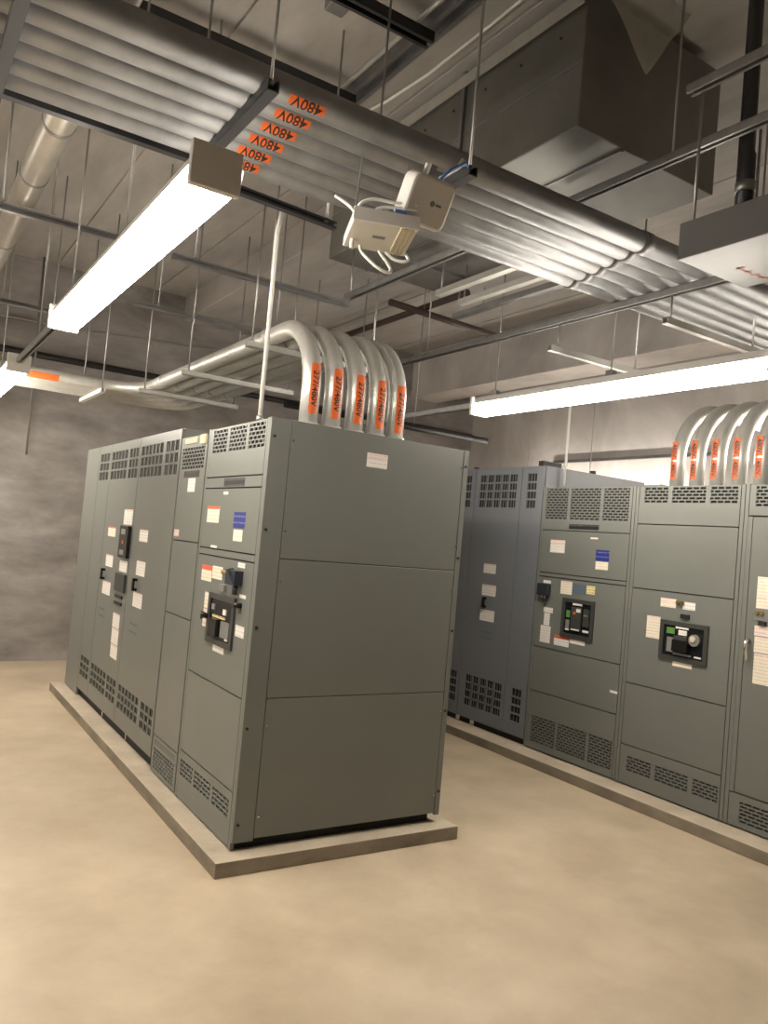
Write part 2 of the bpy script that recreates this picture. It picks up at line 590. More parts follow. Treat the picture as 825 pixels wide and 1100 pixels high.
def breaker(sec, x, y0, y1, z0, z1, style):
    fr = MB()
    bw = .032
    fr.box(x - .014, x, y0, y1, z1 - bw, z1).box(x - .014, x, y0, y1, z0, z0 + bw).box(x - .014, x, y0, y0 + bw, z0 + bw, z1 - bw).box(x - .014, x, y1 - bw, y1, z0 + bw, z1 - bw)
    br = fr.build('circuit_breaker', 'bezel', sec)
    a0, a1, b0, b1 = y0 + bw, y1 - bw, z0 + bw, z1 - bw
    boxo('breaker_face', 'bblack', br, x - .006, x, a0, a1, b0, b1)
    W, H = a1 - a0, b1 - b0
    def el(n, m, u0, u1, v0, v1, th=.006, base=.006):
        # u measured from the far (+y, image left) side
        return boxo(n, m, br, x - base - th, x - base, a1 - u1 * W, a1 - u0 * W, b0 + v0 * H, b0 + v1 * H)
    if style == 'A':
        el('indicator', 'bgrey', .08, .22, .72, .86)
        el('rating_tag', 'sticker', .62, .74, .66, .80)
        el('button_row', 'yellow', .15, .72, .54, .60)
        el('handle_block', 'bblack', .18, .52, .08, .52, .03)
        el('side_block', 'bgrey', .58, .95, .10, .50, .008)
        el('status_window', 'sticker', .80, .92, .05, .13)
        el('status_window', 'sticker', .05, .13, .08, .18)
        MB().tube([(x - .012, y1 - .02, z0 + .145), (x - .030, y1 + .004, z0 + .15), (x - .045, y1 + .012, z0 + .15)], [.014, .018, .026], 10).build('operating_knob', 'bblack', br, smooth=True)
    elif style == 'B1':
        el('indicator', 'green', .07, .20, .52, .74)
        el('side_block', 'bgrey', .07, .20, .16, .44)
        el('status_window', 'sticker', .07, .20, .10, .15)
        el('trim_strip', 'sticker', .30, .65, .93, .99)
        el('module_block', 'bezel', .28, .65, .12, .88, .012)
        el('rating_tag', 'sticker', .48, .64, .72, .83, .003, .018)
        el('rating_tag', 'red', .37, .45, .64, .72, .003, .018)
        el('status_window', 'sticker', .32, .63, .14, .18, .003, .018)
        el('control_module', 'bezel', .74, .95, .30, .85, .010)
        el('dial', 'bgrey', .76, .90, .62, .68, .004, .016)
        el('status_window', 'sticker', .74, .95, .12, .19)
    else:
        el('indicator', 'green', .08, .28, .72, .92)
        el('side_block', 'bgrey', .10, .26, .12, .60)
        el('trim_strip', 'sticker', .30, .62, .92, .98)
        el('rating_tag', 'sticker', .38, .58, .72, .88)
        el('handle_block', 'bblack', .30, .68, .18, .56, .04)
        el('handle_top', 'bezel', .32, .64, .56, .68, .03)
        MB().cyl((x - .006, a1 - .80 * W, b0 + .62 * H), (x - .03, a1 - .80 * W, b0 + .62 * H), .042, 16).build('dial', 'bgrey', br, smooth=True)
        MB().cyl((x - .03, a1 - .78 * W, b0 + .66 * H), (x - .036, a1 - .78 * W, b0 + .66 * H), .022, 12).build('dial_centre', 'beige', br)
        el('status_window', 'sticker', .80, .96, .06, .11)
        el('bottom_rail', 'bgrey', .28, .72, .06, .12)
    return br


GA = 'switchgear sections of the left bank'
GB = 'switchgear sections of the right bank'
TOP = 2.37
DA = 1.348
# --- left bank, near section
u1 = section('switchgear_section', 'grey switchgear section with breaker and broad plain end, nearest in the left bank', 0, 0.0, 0.914, DA, TOP, [
    (0.03, .884, 2.062, TOP - .003, [((.05, .27, 2.21, 2.355), 'l'), ((.31, .56, 2.21, 2.355), 'l'), ((.60, .83, 2.21, 2.355), 'l')]),
    (0.03, .884, 1.995, 2.060, []),
    (0.03, .884, 1.630, 1.993, []),
    (0.03, .884, 1.588, 1.628, []),
    (0.03, .884, 0.865, 1.586, []),
    (0.03, .884, 0.375, 0.863, []),
    (0.03, .884, 0.090, 0.373, [((.07, .31, .222, .325), 'l'), ((.345, .61, .222, .325), 'l'), ((.645, .86, .222, .325), 'l')]),
], group=GA, z0=.135, basein=.03)
boxo('corner_post', 'paint', u1, .0, .021, 0.0, .029, .085, TOP, bevel=.002)
boxo('corner_post', 'paint', u1, .0, .021, .886, .914, .085, TOP, bevel=.002)
# broad end: corner strips and three panels, standing off the body by its own thickness
boxo('end_strip', 'paint', u1, .0, .118, -.02, -.0005, .125, TOP, bevel=.0025)
boxo('end_strip', 'paint', u1, 1.312, DA, -.02, -.0005, .125, TOP, bevel=.0025)
boxo('end_seam_backing', 'body', u1, .10, 1.32, -.006, -.0008, .14, TOP - .003)
for a, b in ((.138, .872), (.876, 1.618), (1.622, TOP)):
    boxo('end_panel', 'paint', u1, .1215, 1.3085, -.018, -.0068, a, b, bevel=.0025)
screws(u1, [(.024, -.02, z) for z in (2.27, 1.77, 1.25, .72, .22)] + [(1.328, -.02, z) for z in (2.27, 1.70, 1.25, .76, .27)])
screws(u1, [(.136, -.018, z) for z in (2.26, 1.77, 1.50, .98, .73, .25)] + [(1.294, -.018, z) for z in (2.26, 1.77, 1.50, 1.0, .76, .25)], 'chrome', .005)
o = boxo('warning_label', 'sticker', u1, .61, .75, -.0195, -.018, 2.18, 2.262)
boxo('header_band', 'pinks', o, .615, .745, -.0201, -.0192, 2.232, 2.258)
sticker(u1, 0, .27, .58, 2.003, 2.05, 'plate', name='nameplate', label='black engraved nameplate')
sticker(u1, 0, .61, .81, 1.785, 1.885, 'cream', 'red', .18, 'warning_label')
sticker(u1, 0, .50, .57, 1.955, 1.972, 'sticker')
sticker(u1, 0, .21, .375, 1.765, 1.855, 'blue', label='blue information sticker')
sticker(u1, 0, .23, .36, 1.69, 1.755, 'cream')
sticker(u1, 0, .64, .81, 1.43, 1.525, 'cream', 'red', .3, 'warning_label')
sticker(u1, 0, .47, .63, 1.455, 1.53, 'cream')
sticker(u1, 0, .15, .25, 1.548, 1.575)
sticker(u1, 0, .10, .19, 1.385, 1.405)
sticker(u1, 0, .08, .20, 1.175, 1.235)
sticker(u1, 0, .34, .51, 1.045, 1.085)
sticker(u1, 0, .655, .715, 1.27, 1.365, 'cream')
sticker(u1, 0, .655, .715, 1.16, 1.265, 'pinks')
sticker(u1, 0, .60, .70, 1.635, 1.650)
boxo('push_switch', 'bgrey', u1, -.02, 0, .38, .46, 1.40, 1.435)
for yy in (.40, .44):
    MB().cyl((0, yy, 1.505), (-.02, yy, 1.505), .011, 10).build('key_lock', 'brass', u1, smooth=True)
hb = MB().prism([(0, .16, 1.455), (-.055, .17, 1.46), (-.065, .20, 1.50), (-.055, .26, 1.535), (0, .315, 1.54), (0, .315, 1.46)], (0, 0, -.001)).box(-.05, 0, .165, .30, 1.45, 1.53).build('hoist_handle', 'navy', u1, bevel=.006)
MB().cyl((-.03, .19, 1.45), (-.03, .19, 1.40), .016, 10).build('hoist_handle', 'navy', u1, smooth=True)
MB().cyl((0, .155, 1.345), (-.045, .155, 1.345), .015, 10).build('key_switch', 'bblack', u1, smooth=True)
MB().box(-.02, -.001, .15, .16, 1.30, 1.345).build('key', 'bgrey', u1)
breaker(u1, 0, .22, .62, 1.085, 1.375, 'A')

# --- left bank, transition section
u2 = section('switchgear_section', 'narrow grey section between breaker section and transformer of the left bank', 0, .918, 1.452, DA, TOP - .02, [
    (.93, 1.44, 1.650, TOP - .022, [((.97, 1.40, 2.125, 2.275), 'l')]),
    (.93, 1.44, 1.160, 1.648, []),
    (.93, 1.44, .33, 1.158, []),
    (.93, 1.44, .09, .328, [((.97, 1.40, .11, .25), 'l'), ((.97, 1.40, .272, .305), 'l')]),
], group=GA)
boxo('insulator_block', 'beige', u2, -.010, 0, .95, 1.05, 2.285, 2.345)
boxo('insulator_block', 'beige', u2, -.006, 0, 1.12, 1.36, 2.30, 2.335)
sticker(u2, 0, 1.03, 1.33, 2.072, 2.115, 'brown', name='nameplate', label='dark red framed nameplate')
sticker(u2, -.0016, 1.06, 1.29, 2.082, 2.105, 'plate', name='nameplate')
sticker(u2, 0, 1.09, 1.23, 1.975, 2.065)
sticker(u2, 0, 1.32, 1.42, 1.675, 1.72, 'pinks')

# --- left bank, transformer
VT = (2.10, 2.345)
VBm = (.285, .47)
ta = section('dry_type_transformer', 'long grey ventilated transformer enclosure at the far end of the left bank', 0, 1.456, 4.39, DA, 2.425, [
    (3.845, 4.385, .085, 2.42, []),
    (3.405, 3.842, .157, 2.42, [((3.46, 3.79, *VT), 't'), ((3.46, 3.79, *VBm), 't')]),
    (2.465, 3.402, .157, 2.42, [((2.84, 3.36, *VT), 't'), ((2.84, 3.36, *VBm), 't'), ((2.51, 2.77, *VT), 't'), ((2.51, 2.79, *VBm), 't')]),
    (1.46, 2.462, .157, 2.42, [((1.86, 2.42, *VT), 't'), ((1.86, 2.42, *VBm), 't'), ((1.50, 1.79, *VT), 't'), ((1.50, 1.79, *VBm), 't')]),
], group='transformer enclosures of the two banks', z0=.155, basein=.035)
for yy in (2.2, 2.95):
    boxo('levelling_foot', 'chrome', ta, .03, .06, yy - .015, yy + .015, PH, .155)
for (a, b, c, d, m, hd) in ((2.99, 3.24, 1.60, 1.685, 'cream', 'red'), (2.98, 3.22, 1.34, 1.44, 'sticker', 'pinks'), (2.98, 3.25, 1.10, 1.21, 'sticker', 'pinks'),
                            (2.50, 2.76, 1.715, 1.84, 'sticker', 'pinks'), (2.52, 2.75, 1.33, 1.42, 'sticker', None),
                            (2.03, 2.25, 1.60, 1.69, 'sticker', 'pinks'), (2.02, 2.25, 1.34, 1.45, 'sticker', 'pinks'), (2.02, 2.26, 1.10, 1.21, 'sticker', 'pinks'),
                            (2.58, 2.79, .87, .985, 'sticker', 'pinks'), (2.57, 2.78, .74, .865, 'sticker', 'pinks'), (2.56, 2.77, .625, .735, 'sticker', 'pinks')):
    sticker(ta, 0, a, b, c, d, m, hd, .14, 'warning_label')
mt = boxo('meter_unit', 'bblack', ta, -.03, 0, 2.49, 2.74, 1.445, 1.705, bevel=.004)
boxo('meter_screen', 'bgrey', mt, -.033, -.03, 2.56, 2.68, 1.635, 1.68)
boxo('meter_screen', 'bgrey', mt, -.033, -.03, 2.56, 2.68, 1.47, 1.51)
boxo('meter_button', 'red', mt, -.033, -.03, 2.60, 2.63, 1.56, 1.585)
boxo('control_unit', 'bezel', ta, -.02, 0, 2.50, 2.79, 1.17, 1.315, bevel=.003)
for z in (1.115, 1.06):
    boxo('control_button', 'bblack', ta, -.012, 0, 2.56, 2.78, z, z + .022)
for yy in (3.22, 2.2):
    MB().box(-.03, 0, yy - .015, yy + .015, 1.295, 1.315).box(-.03, 0, yy - .015, yy + .015, 1.22, 1.24).box(-.035, -.02, yy - .015, yy + .015, 1.22, 1.315).build('door_handle', 'bblack', ta)
    for z in (.96, .90):
        boxo('print_line', 'slate', ta, -.001, 0, yy - .12, yy + .08, z, z + .014)
MB().tube([(.3, 2.0, 2.425), (.3, 2.0, 2.47)], .03, 8).build('lifting_eye', 'black', ta)
MB().tube([(.2, 3.6, 2.425), (.2, 3.6, 2.46)], .03, 8).build('lifting_eye', 'black', ta)

# --- right bank
XB = 3.238
v1 = section('switchgear_section', 'right bank switchgear section with tall breaker and three large top vents, beside the transformer', XB, .232, 1.248, 1.35, TOP, [
    (.262, 1.22, 1.995, TOP - .003, [((.29, .555, 2.087, 2.358), 'l'), ((.585, .915, 2.087, 2.358), 'l'), ((.945, 1.205, 2.087, 2.358), 'l')]),
    (.262, 1.22, 1.620, 1.993, []),
    (.262, 1.22, 1.585, 1.618, []),
    (.262, 1.22, .970, 1.583, []),
    (.262, 1.22, .585, .968, []),
    (.262, 1.22, .090, .583, [((.25 + .03, .52, .145, .372), 'l'), ((.545, .865, .145, .372), 'l'), ((.89, 1.175, .145, .372), 'l')]),
], group=GB)
v2 = section('switchgear_section', 'right bank switchgear section with wide breaker under the five bent conduits', XB, -.686, .228, 1.35, TOP, [
    (-.656, .198, 2.075, TOP - .003, [((-.635, -.42, 2.235, 2.358), 'l'), ((-.385, -.10, 2.235, 2.358), 'l'), ((-.065, .15, 2.235, 2.358), 'l')]),
    (-.656, .198, 1.580, 2.073, []),
    (-.656, .198, .852, 1.578, []),
    (-.656, .198, .385, .850, []),
    (-.656, .198, .090, .383, [((-.64, -.44, .19, .305), 'l'), ((-.405, -.125, .19, .305), 'l'), ((-.09, .13, .19, .305), 'l')]),
], group=GB)
v3 = section('switchgear_section', 'right bank switchgear section with tall door and cream notices, at the right picture edge', XB, -1.604, -.690, 1.35, TOP, [
    (-1.574, -.72, 2.155, TOP - .003, [((-1.54, -1.32, 2.215, 2.358), 'l'), ((-1.28, -1.00, 2.215, 2.358), 'l'), ((-.965, -.765, 2.215, 2.358), 'l')]),
    (-1.545, -.755, .310, 2.150, []),
    (-1.574, -.72, .090, .305, [((-1.54, -1.30, .12, .262), 'l'), ((-1.26, -.80, .12, .262), 'l')]),
], group=GB)
for t, a, b in ((v1, .232, 1.248), (v2, -.686, .228), (v3, -1.604, -.690)):
    boxo('corner_post', 'paint', t, XB, XB + .021, a, a + .028, .09, TOP, bevel=.002)
    boxo('corner_post', 'paint', t, XB, XB + .021, b - .028, b, .09, TOP, bevel=.002)
boxo('door_edge', 'paint', v3, XB, XB + .021, -.753, -.72, .310, 2.150)
x = XB
sticker(v1, x, .58, .91, 2.010, 2.052, 'plate', name='nameplate', label='black engraved nameplate')
sticker(v1, x, .94, 1.11, 1.80, 1.91, 'sticker', 'pinks', .4, 'warning_label')
sticker(v1, x, .45, .59, 1.76, 1.85, 'blue', label='blue information sticker')
sticker(v1, x, .455, .585, 1.69, 1.755, 'cream')
sticker(v1, x, .58, .66, 1.935, 1.948, 'cream')
sticker(v1, x, 1.07, 1.16, 1.528, 1.552)
sticker(v1, x, .82, .95, 1.455, 1.565, 'cream', 'pinks', .15, 'warning_label')
sticker(v1, x, .67, .81, 1.47, 1.55, 'slate')
sticker(v1, x, .57, .66, 1.482, 1.55, 'yellow')
sticker(v1, x, 1.02, 1.13, 1.275, 1.32)
sticker(v1, x, 1.05, 1.12, 1.165, 1.27)
sticker(v1, x, 1.03, 1.15, 1.015, 1.16)
sticker(v1, x, .81, .98, 1.015, 1.10, 'sticker', 'red', .3, 'warning_label')
sticker(v1, x, .635, .80, 1.055, 1.09)
sticker(v1, x, .265, .34, .74, .76)
hb = MB().box(x - .05, x, 1.06, 1.19, 1.42, 1.525).build('hoist_handle', 'navy', v1, bevel=.01)
MB().cyl((x - .03, 1.10, 1.42), (x - .03, 1.10, 1.375), .018, 10).build('hoist_handle', 'navy', v1, smooth=True)
sticker(v1, x - .012, 1.11, 1.18, 1.395, 1.418)
breaker(v1, x, .555, .905, 1.10, 1.425, 'B1')
sticker(v2, x, -.205, -.07, 1.465, 1.53, 'cream', 'pinks', .4, 'warning_label')
sticker(v2, x, -.08, .04, 1.22, 1.385, 'cream', 'pinks', .16, 'warning_label')
sticker(v2, x, -.365, -.26, 1.465, 1.52, 'sticker')['label'] = 'pale clear sticker'
sticker(v2, x, -.37, -.21, 1.048, 1.082, 'cream')
for yy in (-.225, -.26):
    MB().cyl((x, yy, 1.51), (x - .02, yy, 1.51), .014, 10).build('key_lock', 'brass', v2, smooth=True)
boxo('push_switch', 'black', v2, x - .015, x, -.325, -.255, 1.40, 1.43)
breaker(v2, x, -.488, -.09, 1.088, 1.372, 'B2')
sticker(v3, x, -1.15, -.82, 1.62, 1.75, 'cream')
sticker(v3, x, -1.15, -.82, 1.54, 1.62, 'cream', 'pinks', .2)
boxo('lock_plate', 'bgrey', v3, x - .006, x, -1.05, -.815, 1.46, 1.535)
for yy in (-.835, -.87):
    MB().cyl((x, yy, 1.51), (x - .02, yy, 1.51), .014, 10).build('key_lock', 'brass', v3, smooth=True)
boxo('push_switch', 'black', v3, x - .015, x, -.90, -.85, 1.43, 1.455)
sticker(v3, x, -1.15, -.82, 1.36, 1.425, 'pinks')
sticker(v3, x, -1.15, -.825, 1.25, 1.355, 'cream', 'pinks', .1)
sticker(v3, x, -1.15, -.83, 1.045, 1.245, 'cream', 'pinks', .1)
MB().tube([(x, -.79, 1.32), (x - .045, -.79, 1.315), (x - .05, -.793, 1.27), (x - .035, -.80, 1.18)], [.012, .012, .011, .009], 8).build('door_handle', 'chrome', v3, smooth=True)

VT2, VB2 = (2.185, 2.50), (.255, .55)
tb = section('dry_type_transformer', 'tall blue grey ventilated transformer enclosure, far end of the right bank', XB, 1.252, 4.2, 1.35, 2.57, [
    (1.256, 1.54, .135, 2.565, [((1.345, 1.465, *VT2), 't'), ((1.325, 1.455, *VB2), 't')]),
    (1.543, 2.205, .135, 2.565, [((1.605, 2.135, *VT2), 't'), ((1.59, 2.115, *VB2), 't')]),
    (2.208, 3.2, .135, 2.565, [((2.27, 2.40, *VT2), 't'), ((2.255, 2.39, *VB2), 't'), ((2.5, 3.1, *VT2), 't'), ((2.5, 3.1, *VB2), 't')]),
    (3.203, 4.195, .135, 2.565, [((3.3, 3.9, *VT2), 't'), ((3.3, 3.9, *VB2), 't')]),
], paint='paintb', group='transformer enclosures of the two banks', z0=.13, basein=.035)
for yy in (2.22, 2.0):
    boxo('levelling_foot', 'chrome', tb, XB + .03, XB + .06, yy - .03, yy + .03, PH, .13)
for c, d, a in ((1.55, 1.64, 1.80), (1.335, 1.44, 1.775), (1.095, 1.20, 1.77)):
    sticker(tb, XB, a, 1.975, c, d, 'sticker', 'pinks', .2, 'warning_label')
MB().box(XB - .03, XB, 1.90, 1.93, 1.30, 1.32).box(XB - .03, XB, 1.90, 1.93, 1.22, 1.24).box(XB - .035, XB - .02, 1.90, 1.93, 1.22, 1.32).build('door_handle', 'bblack', tb)
for z in (.93, .985):
    boxo('print_line', 'slate', tb, XB - .001, XB, 1.77, 1.93, z, z + .012)
for p in ((3.9, 1.30), (3.35, 2.35)):
    MB().tube([(p[0], p[1], 2.57), (p[0], p[1], 2.60)], .03, 8).build('lifting_eye', 'black', tb)
MB().box(XB + .02, XB + .25, 1.30, 1.36, 2.57, 2.615).build('top_bracket', 'black', tb)

# ------------------------------------------------------------------ conduits from the left bank
RC = 0.0572
ZA = 3.05
BR = 0.40
xs = (.373, .526, .684, .840, .985)
ordn = ('leftmost', 'second from left', 'middle', 'second from right', 'rightmost')
for i, xx in enumerate(xs):
    t = thing('bent_conduit', '%s of five galvanized conduits bending out of the left bank top' % ordn[i], 'conduit', (xx, .30, TOP), 'bent conduits above the left bank')
    yt = 3.70 + .155 * i + 0.40
    path = [(xx, .30, TOP), (xx, .30, ZA - BR)]
    path += arc((xx, .30 + BR, ZA - BR), 0, math.pi / 2, BR, (0, -1, 0), (0, 0, 1), 14)[1:]
    path += [(xx, yt - BR, ZA)]
    path += arc((xx - BR, yt - BR, ZA), 0, math.pi / 2, BR, (1, 0, 0), (0, 1, 0), 10)[1:]
    path += [(-5.1, yt, ZA)]
    MB().tube(path, RC, 20).build('conduit_pipe', 'emt', t, smooth=True)
    MB().tube([(xx, .30, TOP + .002), (xx, .30, TOP + .05)], RC + .010, 20).build('coupling', 'emt', t, smooth=True)
    MB().tube([(xx, .30 + BR + .25, ZA), (xx, .30 + BR + .32, ZA)], RC + .005, 20).build('coupling', 'emt', t, smooth=True)
    MB().tube([(xx, 3.25, ZA), (xx, 3.32, ZA)], RC + .005, 20).build('coupling', 'emt', t, smooth=True)
    lc = (xx, .30, 2.62 - .006 * i)
    la = wrap_patch('voltage_label', lc, (0, 0, -1), (-.05, -1, 0), RC + .0004, .30, .52, 'orange', t)
    text_cyl('lettering', '277/480V', .055, lc, (0, 0, -1), (-.05, -1, 0), RC + .002, 'ink', la)
    if i == 0:
        wrap_patch('voltage_label', (-.55, yt, ZA), (1, 0, 0), (0, -.9, -.45), RC + .0004, .30, .6, 'orange', t)

rail('conduit_hanger', (.20, .95, ZA - RC - .0215), (1.20, .95, ZA - RC - .0215), 'trapeze strut under the left bank conduits, nearest the bends', m='emt', opening=(0, 0, 1), rods=[(.24, .95, ZA - RC), (1.16, .95, ZA - RC)], top=3.898, group='trapezes under left bank conduits')
rail('conduit_hanger', (.22, 2.30, ZA - RC - .0215), (1.20, 2.30, ZA - RC - .0215), 'trapeze strut under the left bank conduits, midway along their run', m='emt', opening=(0, 0, 1), rods=[(.27, 2.30, ZA - RC), (1.16, 2.30, ZA - RC)], group='trapezes under left bank conduits')
rail('conduit_hanger', (.22, 3.55, ZA - RC - .0215), (1.20, 3.55, ZA - RC - .0215), 'trapeze strut under the left bank conduits, just before they turn left', m='emt', opening=(0, 0, 1), rods=[(.27, 3.55, ZA - RC), (1.16, 3.55, ZA - RC)], group='trapezes under left bank conduits')
rail('conduit_hanger', (-.02, 3.92, ZA - RC - .0215), (-.02, 4.90, ZA - RC - .0215), 'trapeze strut under the conduits after their left turn', m='white', opening=(0, 0, 1), rods=[(-.02, 3.97, ZA - RC), (-.02, 4.86, ZA - RC)], group='trapezes under left bank conduits')

# ------------------------------------------------------------------ conduits from the right bank
for i in range(5):
    yy = .290 - .185 * i
    t = thing('bent_conduit', '%s of five pale conduits curving from the right bank top to the wall' % ordn[i], 'conduit', (3.80, yy, TOP), 'bent conduits above the right bank')
    zt = 3.12
    path = [(3.80, yy, TOP), (3.80, yy, zt - .47)]
    path += arc((4.27, yy, zt - .47), 0, math.pi / 2, .47, (-1, 0, 0), (0, 0, 1), 14)[1:]
    path += [(6.26, yy, zt)]
    MB().tube(path, RC, 20).build('conduit_pipe', 'emt', t, smooth=True)
    MB().tube([(3.80, yy, TOP + .002), (3.80, yy, TOP + .05)], RC + .010, 20).build('coupling', 'emt', t, smooth=True)
    for zz in (2.72, 2.555):
        la = wrap_patch('voltage_label', (3.80, yy, zz), (0, 0, -1), (-1, .0, 0), RC + .0004, .150, .45, 'orange', t)
        text_cyl('lettering', '480V', .052, (3.80, yy, zz), (0, 0, -1), (-1, .0, 0), RC + .002, 'ink', la)

# ------------------------------------------------------------------ overhead rack of six conduits
ZK = 3.40 + RC
OR6 = ('nearest', 'second nearest', 'third nearest', 'fourth nearest', 'fifth nearest', 'farthest')
for i in range(6):
    yy = -1.075 + .1275 * i
    t = thing('overhead_conduit', '%s of six parallel galvanized conduits crossing overhead above the lamps' % OR6[i], 'conduit', (0, yy, 3.40), 'overhead conduit rack')
    MB().tube([(XL + .02, yy, ZK), (XR - .02, yy, ZK)], RC, 24).build('conduit_pipe', 'galv', t, smooth=True)
    for xx in (-2.3, 1.52 + .03 * i):
        MB().tube([(xx, yy, ZK), (xx + .07, yy, ZK)], RC + .004, 24).build('coupling', 'galv', t, smooth=True)
    lc = (-.46, yy, ZK)
    n = (0, -.62, -.80)
    la = wrap_patch('voltage_label', lc, (-1, 0, 0), n, RC + .0004, .155, .32, 'orange', t)
    text_cyl('lettering', '480V', .060, lc, (-1, 0, 0), n, RC + .002, 'ink', la)

ZS = 3.40 - .0215
def rack_hanger(xx, label, m='strutd', w=.045, y0=-1.20, y1=-.33, rods=(-1.17, -.36)):
    return rail('rack_hanger', (xx, y0, ZS), (xx, y1, ZS), label, m=m, opening=(0, 0, 1), w=w, h=.042, rods=[(xx, r, 3.40) for r in rods], group='trapezes under the overhead rack')
rack_hanger(-1.47, 'dark trapeze strut under the overhead conduits in the top left picture corner')
rack_hanger(-.64, 'dark trapeze strut under the overhead conduits beside their orange labels')
rack_hanger(.30, 'trapeze strut under the overhead conduits next to the white access point')
rail('rack_strut', (2.10, -3.2, ZS), (2.10, 2.6, ZS), 'long strut running under the right end of the overhead conduits', opening=(0, 0, -1), w=.06, h=.042, rods=[(2.10, y, 3.40) for y in (-2.8, -1.3, 1.62)])
rail('rack_hanger', (4.0, -1.2, ZS), (4.0, -.33, ZS), 'trapeze strut under the overhead conduits above the right bank', opening=(0, 0, 1), rods=[(4.0, -1.17, 3.40), (4.0, -.36, 3.40)], group='trapezes under the overhead rack')
rail('rack_hanger', (-3.2, -1.2, ZS), (-3.2, -.33, ZS), 'trapeze strut under the overhead conduits left of the picture', opening=(0, 0, 1), rods=[(-3.2, -1.17, 3.40), (-3.2, -.36, 3.40)], group='trapezes under the overhead rack')
# flat bar along near and far side of the rack
rail('side_strut', (-2.5, -.355, 3.42), (-.66, -.355, 3.42), 'dark strut along the far side of the overhead conduits, left of the lamp', m='strutd', opening=(0, 1, 0))
rail('side_strut', (-.42, .10, 3.56), (.36, .16, 3.56), 'dark strut right of the bright lamp end, holding a thin vertical conduit', m='strutd', opening=(0, -1, 0), rods=[(.30, .155, 3.58)])

# small trapezes near the aisle lamp
rail('small_trapeze', (2.02, .05, 3.18), (2.95, .05, 3.18), 'short bright trapeze strut hanging above the far end of the aisle lamp', m='emt', opening=(0, 0, 1), rods=[(2.10, .05, 3.19)], top=3.36, group='short trapezes above the aisle lamp')
rail('small_trapeze', (2.05, -.86, 3.20), (3.00, -.86, 3.20), 'short trapeze strut hanging below the overhead conduits near the grey wireway', m='emt', opening=(0, 0, 1), rods=[(2.10, -.86, 3.21)], top=3.36, group='short trapezes above the aisle lamp')
for q in ((2.9, .05, 3.19), (2.93, -.86, 3.21)):
    MB().cyl(q, (q[0], q[1], ZC), .0065, 8).build('rod', 'rod', None, smooth=True)
    tag(bpy.context.scene.collection.objects[-1], 'threaded rod holding the right end of the %s short trapeze' % ('far' if q[1] > 0 else 'near'), 'rod', 'rods of the short trapezes')

# struts of the upper frame at z 3.5
rail('frame_strut', (-1.30, 1.20, 3.5), (-.30, 1.20, 3.5), 'thin strut crossing behind the left strip lamp', opening=(0, -1, 0), rods=[(-1.27, 1.20, 3.52)], group='upper frame struts')
rail('frame_strut', (-.25, 1.24, 3.5), (1.08, 1.24, 3.5), 'grey strut between the left strip lamp and the duct end', opening=(0, -1, 0), rods=[(-.1, 1.24, 3.52), (.45, 1.24, 3.52)], group='upper frame struts')
rail('frame_strut', (1.072, 1.24, 3.55), (1.072, -.28, 3.55), 'grey strut under the duct edge running back from the overhead conduits', opening=(0, 0, -1), group='upper frame struts', w=.06, rods=[(1.072, 1.2, 3.57)], top=3.898)
rail('frame_strut', (-.15, 2.55, 3.5), (1.2, 2.55, 3.5), 'farther grey strut above the left bank conduits', opening=(0, -1, 0), rods=[(.05, 2.55, 3.52), (1.1, 2.55, 3.52)], group='upper frame struts')
rail('frame_strut', (-1.6, 3.45, 3.5), (-.42, 3.45, 3.5), 'strut at the left picture edge above the far strip lamp', opening=(0, -1, 0), rods=[(-1.0, 3.45, 3.52), (-.6, 3.45, 3.52)], group='upper frame struts')
for k, (xx, ya, yb, lab, mm) in enumerate(((1.60, .07, .82, 'bright strut left of a group of three beside the duct', 'emt'), (1.845, .0, .86, 'bright strut in the middle of a group of three beside the duct', 'emt'), (2.036, .02, 1.18, 'grey strut right of a group of three beside the duct', 'strut'))):
    rail('tray_strut', (xx, ya - .3, 3.62), (xx, yb, 3.62), lab, m=mm, opening=(0, 0, 1), w=.055, rods=[(xx, yb - .04, 3.63), (xx, ya - .25, 3.63)], top=3.898, group='struts under the duct')
# brown sprinkler-like bars
def hung_pipe(name, m, a, b, r, label, group=None, fr=(.2, .8), tops=(ZC, ZC)):
    a, b = V(a), V(b)
    t = thing(name, label, 'pipe', tuple((a + b) / 2), group)
    MB().tube([a, b], r, 12).build('pipe_run', m, t, smooth=True)
    for f, tp in zip(fr, tops):
        p = a.lerp(b, f)
        MB().cyl((p.x, p.y, p.z + r * .9), (p.x, p.y, tp), .006, 8).build('rod', 'rod', t, smooth=True)
    return t
hung_pipe('brown_pipe', 'brown', (2.45, 2.85, 4.2), (3.95, 2.95, 4.2), .035, 'dark brown pipe running crosswise under the ceiling', 'crossed brown pipes', (.3, .85))
hung_pipe('brown_pipe', 'brown', (2.93, 4.6, 4.272), (2.93, 2.2, 4.272), .035, 'dark brown pipe running lengthwise under the ceiling', 'crossed brown pipes')
tag(MB().tube([(-5.15, 6.03, 3.58), (6.2, 6.03, 3.58)], .04, 12).build('black_pipe', 'black', None, smooth=True), 'long black pipe along the back wall', 'pipe')
tag(MB().tube([(-5.15, 6.08, 3.83), (0.0, 6.08, 3.98), (2.7, 6.08, 4.15), (6.2, 6.08, 4.15)], .008, 6).build('thin_cable', 'rod', None, smooth=True), 'thin grey cable strung along the back wall above the black pipe', 'cable')
hung_pipe('black_pipe', 'black', (1.6, 3.3, 3.05), (4.2, 3.25, 3.05), .035, 'short black pipe behind the left bank end, over the aisle', None, (.1, .6), (4.38, ZC))

